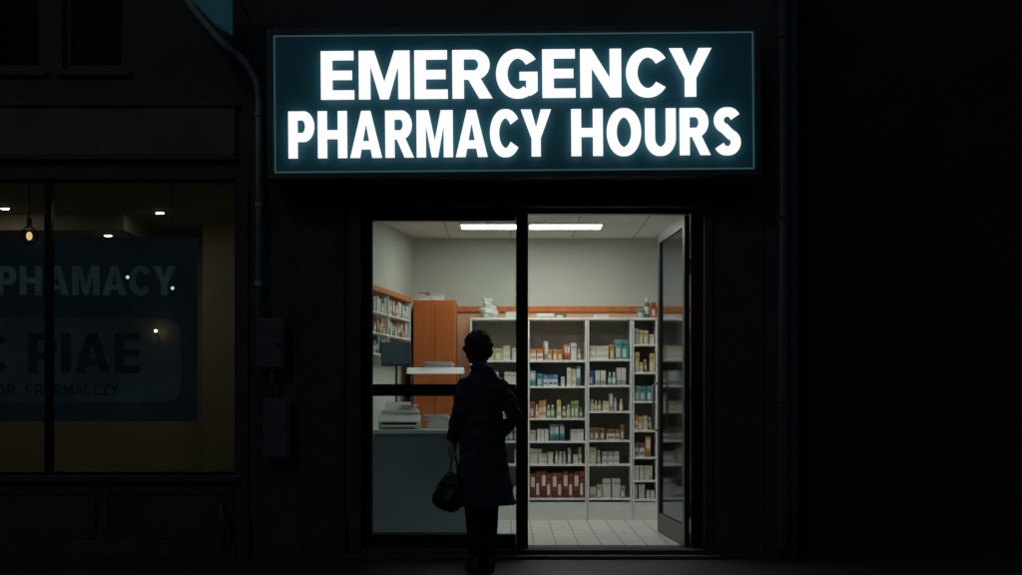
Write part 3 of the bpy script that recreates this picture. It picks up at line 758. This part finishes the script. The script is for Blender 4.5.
# printer
py=.98; p0,p1=X(380,py),X(421,py)
t=thing('desk_printer','grey office printer with paper trays on the counter','printer',((p0+p1)/2,py,kz+.004))
zp=kz+.005
part('body',B().profx([(py-.15,zp),(py+.10,zp),(py+.10,zp+.12),(py-.08,zp+.12),(py-.15,zp+.07)],p0,p1),'grey',t,bevel=.010)
part('scanner_lid',B().box(p0+.015,p1-.015,py-.07,py+.09,zp+.125,zp+.160),'white',t,bevel=.008)
part('document_feeder',B().profx([(py-.03,zp+.162),(py+.08,zp+.162),(py+.08,zp+.225),(py+.04,zp+.23)],p0+.05,p1-.09),'grey',t,bevel=.006)
b=B()
for k in range(4): rotsheet(b,p1-.10,py+.01,.055,.07,random.uniform(-.3,.3),zp+.161+k*.012,zp+.169+k*.012)
part('paper_output',b,'paper',t)
part('paper_tray',B().box(p0+.03,p1-.03,py-.20,py-.151,zp+.02,zp+.032),'white',t,bevel=.003)
part('slot',B().box(p0+.03,p1-.03,py-.154,py-.151,zp+.04,zp+.058),'black',t)
t=thing('paper_stack','loose pile of papers and folders on the counter','paper',(X(438,py),py,zp))
b=B(); zz=zp
for k in range(12):
    h=random.uniform(.005,.014); q=X(438,py)+random.uniform(-.02,.02)
    rotsheet(b,q,py,random.uniform(.09,.115),.09,random.uniform(-.25,.25),zz,zz+h); zz+=h+.001
part('sheets',b,'paper',t)

# ---------------------------------------------------------------- person
PX,PY=X(482,-.9),-.9
pr=thing('person','person from behind in long dark coat, looking into the pharmacy','person',(PX,PY,0),rotz=R(20),local=True)
def remesh(o,vox,smooth_it=4,fac=.5):
    m=o.modifiers.new('r','REMESH'); m.mode='VOXEL'; m.voxel_size=vox; m.use_smooth_shade=True
    if smooth_it:
        s=o.modifiers.new('s','SMOOTH'); s.iterations=smooth_it; s.factor=fac
    mats=[k for k in o.data.materials]
    me=bake(o)
    me.materials.clear()
    for k in mats: me.materials.append(k)
    for p in me.polygons: p.material_index=0; p.use_smooth=True
b=B()
def ering(z,cx,cy,rx,ry,n=40,fn=None):
    r=[]
    for k in range(n):
        a=2*math.pi*k/n; m=fn(a) if fn else 1
        r.append((cx+rx*math.cos(a)*m,cy+ry*math.sin(a)*m,z))
    return r
b.loft([ering(*q) for q in ((.86,0,0,.130,.10),(.95,0,0,.138,.105),(1.05,0,0,.115,.09),(1.15,0,0,.115,.09),(1.28,0,0,.122,.10),(1.35,0,-.005,.115,.085),(1.41,0,-.008,.070,.06),(1.45,0,-.005,.05,.05))])
b.tube([(0,-.01,1.40),(-.005,.0,1.47),(-.018,.012,1.54)],[.054,.048,.048],16)
H=Vector((-.030,.022,1.585)); HR=Matrix.Rotation(R(14),3,'Z')@Matrix.Rotation(R(-4),3,'X')
hb_=B()
def hd(d):
    k=1.0
    if d.z<-.1: k-=.10*(-d.z)*(1.0 if d.y<.3 else .3)
    return k
hb_.ell((0,0,0),(.072,.09,.112),28,20,fn=hd)
hb_.ell((0,.052,-.075),(.042,.035,.03))
hb_.tube([(0,.083,.012),(0,.103,-.022),(0,.084,-.032)],[.008,.014,.009],10)
hb_.ell((0,.082,-.052),(.024,.011,.006)); hb_.ell((0,.081,-.063),(.020,.011,.007))
for s in(-1,1):
    hb_.ell((s*.030,.078,.005),(.014,.010,.009)); hb_.ell((s*.030,.08,.026),(.02,.010,.006))
    hb_.ell((s*.074,-.002,-.008),(.010,.018,.030))
def addrot(dst,src):
    i=len(dst.v); dst.v+=[tuple(H+HR@Vector(v)) for v in src.v]
    dst.f+=[tuple(k+i for k in f) for f in src.f]; dst.m+=src.m
addrot(b,hb_)
for s in(-1,1):
    b.tube([(s*.072,0,.92),(s*.066,.01,.72),(s*.054,.015,.50),(s*.052,-.012,.36),(s*.050,-.012,.2),(s*.050,-.01,.09),(s*.050,-.005,.05)],[.072,.062,.047,.048,.038,.032,.032],16)
    b.ell((s*.054,.05,.045),(.034,.105,.030))
LS,LE,LW=Vector((-.128,0,1.340)),Vector((-.182,-.030,1.11)),Vector((-.196,.045,.925))
RS,RE,RW=Vector((.128,0,1.340)),Vector((.236,-.050,1.10)),Vector((.160,.075,.98))
for (a,c,d) in ((LS,LE,LW),(RS,RE,RW)):
    b.tube([a,(a+c)/2,c,(c+d)/2,d],[.044,.042,.036,.034,.025],14); b.ell(a,(.046,.046,.042)); b.ell(c,(.036,.036,.036))
dx_=.026
b.tube([LW,LW+Vector((0,.012,-.035)),(-.228+dx_,.065,.868),(-.230+dx_,.070,.848)],[.025,.028,.030,.024],12)
for j,(yy,l) in enumerate(((.100,.95),(.079,1.05),(.058,1.0),(.038,.82))):
    b.tube([(-.230+dx_,yy,.862),(-.236+dx_,yy,.835),(-.226+dx_,yy,.835-.026*l),(-.206+dx_,yy,.835-.028*l),(-.194+dx_,yy,.820),(-.196+dx_,yy,.834)],[.0105,.0095,.009,.0085,.008,.0065],8)
b.tube([(-.222+dx_,.085,.895),(-.203+dx_,.108,.872),(-.192+dx_,.108,.850),(-.190+dx_,.096,.836)],[.013,.011,.010,.008],8)
hd_=(RW-RE).normalized()
b.tube([RW,RW+hd_*.05,RW+hd_*.09],[.026,.034,.03],12)
for j in range(4):
    q=RW+hd_*.08+Vector((-.02,.03,.03))*((j-1.5)*.42)
    b.tube([q,q+hd_*.04,q+hd_*.065+Vector((0,-.012,-.012)),q+hd_*.075+Vector((0,-.02,-.026))],[.0095,.009,.008,.007],8)
b.tube([RW+hd_*.02+Vector((0,.0,.02)),RW+hd_*.05+Vector((.01,0,.045)),RW+hd_*.08+Vector((.01,0,.05))],[.012,.010,.008],8)
bd=part('body',b,'skin',pr); remesh(bd,.0055,3,.4)
def hf(d):
    k=1+.17*noise.noise(d*2.6+Vector((5,2,1)))+.10*noise.noise(d*7)+.06*noise.noise(d*16)
    if d.z<-.2: k-=.10*(-d.z-.2)          # hair tapers towards the nape
    return k
hbld=B().ell((0,-.020,.010),(.101,.110,.116),72,54,fn=hf)
fs=[];ms=[]
for f,mm_ in zip(hbld.f,hbld.m):
    c=sum((Vector(hbld.v[k]) for k in f),Vector())/len(f)
    if c.y>.035 and c.z<.055+ (c.x*c.x)*2: continue
    if c.z<-.100: continue
    fs.append(f);ms.append(mm_)
hbld.f=fs;hbld.m=ms
b=B(); addrot(b,hbld)
hr=part('hair',b,'hair',pr,smooth=True)
so=hr.modifiers.new('so','SOLIDIFY'); so.thickness=.014; so.offset=-1
def fold(z):
    amp=max(0,(1.15-z))*.095
    def f(a):
        return 1+amp*(.55*math.sin(7*a+1.2+z*1.5)+.45*math.sin(11*a+z*3)) + (.03*noise.noise(Vector((math.cos(a)*2,math.sin(a)*2,z*6))))
    return f
rings=[(.470,.030,.0,.218,.164),(.52,.026,0,.207,.157),(.62,.018,0,.192,.147),(.75,.012,0,.180,.139),(.88,.006,0,.169,.132),(1.0,0,0,.158,.124),(1.08,0,0,.152,.120),(1.16,0,0,.151,.119),(1.26,0,-.003,.149,.117),(1.33,0,-.006,.142,.106),(1.375,0,-.008,.122,.093),(1.41,0,-.008,.093,.080),(1.44,0,-.004,.070,.069),(1.475,-.004,.002,.064,.065)]
b=B().loft([ering(q[0],q[1],q[2],q[3],q[4],72,fold(q[0])) for q in rings])
def sleeve(a,c,d,ext):
    b.tube([a+Vector((0,0,.003)),a*.6+c*.4,c*1.0,(c+d)/2,d,d+(d-c).normalized()*ext],[.053,.059,.057,.054,.050,.051],18)
    b.ell(a+Vector((0,0,-.004)),(.052,.058,.051)); b.ell(c,(.058,.056,.058))
sleeve(LS,LE,LW+Vector((0,0,.02)),.01); sleeve(RS,RE,RW,.02)
b.tube([(-.002+.068*math.cos(a),-.002+.068*math.sin(a),1.452+.012*math.sin(a)) for a in [2*math.pi*k/20 for k in range(21)]],.014,10)
# half belt at the back
b.tube([(-.10,-.108,1.075),(-.05,-.123,1.072),(0,-.127,1.07),(.05,-.123,1.072),(.10,-.108,1.075)],.013,10)
ctp=part('coat',b,'coat',pr); remesh(ctp,.0065,4,.5)
tx=bpy.data.textures.new('wrinkle','CLOUDS'); tx.noise_scale=.075
dm=ctp.modifiers.new('d','DISPLACE'); dm.texture=tx; dm.strength=.034; dm.mid_level=.5
b=B()
for s in(-1,1):
    b.tube([(s*.066,0,.80),(s*.066,.01,.66),(s*.060,.012,.50),(s*.055,.0,.34),(s*.052,-.006,.18),(s*.051,-.002,.060)],[.080,.077,.068,.062,.052,.052],18)
tr=part('trousers',b,'trou',pr); remesh(tr,.007,2,.5)
for s in(-1,1):
    c0=s*.055
    b=B().loft([ering(.003,c0,.05,.043,.124,24),ering(.022,c0,.05,.045,.128,24),ering(.045,c0,.045,.043,.120,24),ering(.078,c0,.02,.041,.088,24),ering(.11,c0,-.004,.040,.05,24)])
    part('shoe',b,'leather',pr,bevel=.004,smooth=True)

# handbag held in the hand
hb=thing('handbag','soft black leather handbag with looped handle hanging from a hand','bag',(0,0,0),local=True,rotz=R(20))
ca,sa=math.cos(R(20)),math.sin(R(20))
hc=Vector((-.187,.069,0))
BZ=.445
hb.location=(PX+hc.x*ca-hc.y*sa,PY+hc.x*sa+hc.y*ca,BZ)
def bagring(z,w,d,n=40,ox=0):
    r=[]
    for k in range(n):
        a=2*math.pi*k/n; c,s=math.cos(a),math.sin(a)
        k2=1+.18*noise.noise(Vector((c*1.5,s*1.5,z*9)))
        r.append((ox-.02+d*abs(c)**.9*(1 if c>0 else -1)*k2, w*abs(s)**.85*(1 if s>0 else -1)*k2, z+.012*math.cos(a*2)))
    return r
part('bag_body',B().loft([bagring(-.010,.06,.03,ox=-.020),bagring(.004,.125,.070,ox=-.022),bagring(.040,.168,.099,ox=-.024),bagring(.085,.176,.104,ox=-.022),bagring(.135,.164,.088,ox=-.016),bagring(.19,.138,.060,ox=-.006),bagring(.25,.104,.030,ox=.014)]),'leather',hb,smooth=True)
part('flap',B().loft([bagring(.160,.158,.081,ox=-.013),bagring(.205,.137,.057,ox=-.004),bagring(.256,.103,.031,ox=.014),bagring(.266,.09,.018,ox=.016)]),'leather',hb,smooth=True)
hp=[]
for k in range(15):
    a=math.pi*k/14
    hp.append((0,-.085*math.cos(a)*(1-.35*math.sin(a)),.252+(.830-BZ-.252)*math.sin(a)**.7))
part('handle',B().tube(hp,.0065,10),'leather',hb,smooth=True)

# ---------------------------------------------------------------- sky, moonlight, camera
wd=bpy.data.worlds.new("World"); sc.world=wd; wd.use_nodes=True
nt=wd.node_tree; bg=nt.nodes['Background']
sk=nt.nodes.new('ShaderNodeTexSky'); sk.sky_type='NISHITA'; sk.sun_disc=False; sk.sun_elevation=R(25); sk.sun_rotation=R(200)
nt.links.new(sk.outputs[0],bg.inputs[0]); bg.inputs[1].default_value=.0125
ld_=bpy.data.lights.new('moon','SUN'); ld_.energy=.055; ld_.angle=R(3); ld_.color=(.72,.88,1)
lo=bpy.data.objects.new('moon',ld_); col.objects.link(lo)
lo.rotation_euler=(R(50),0,R(-25))
cam=bpy.data.cameras.new('camera'); cam.lens=36*F/1022.0; cam.sensor_width=36; cam.shift_y=(400-287.5)/1022.0; cam.clip_end=500
co=bpy.data.objects.new('camera',cam); col.objects.link(co); co.location=(0,CAMY,CAMZ); co.rotation_euler=(R(90),0,0)
sc.camera=co
print('products',cnt[0])
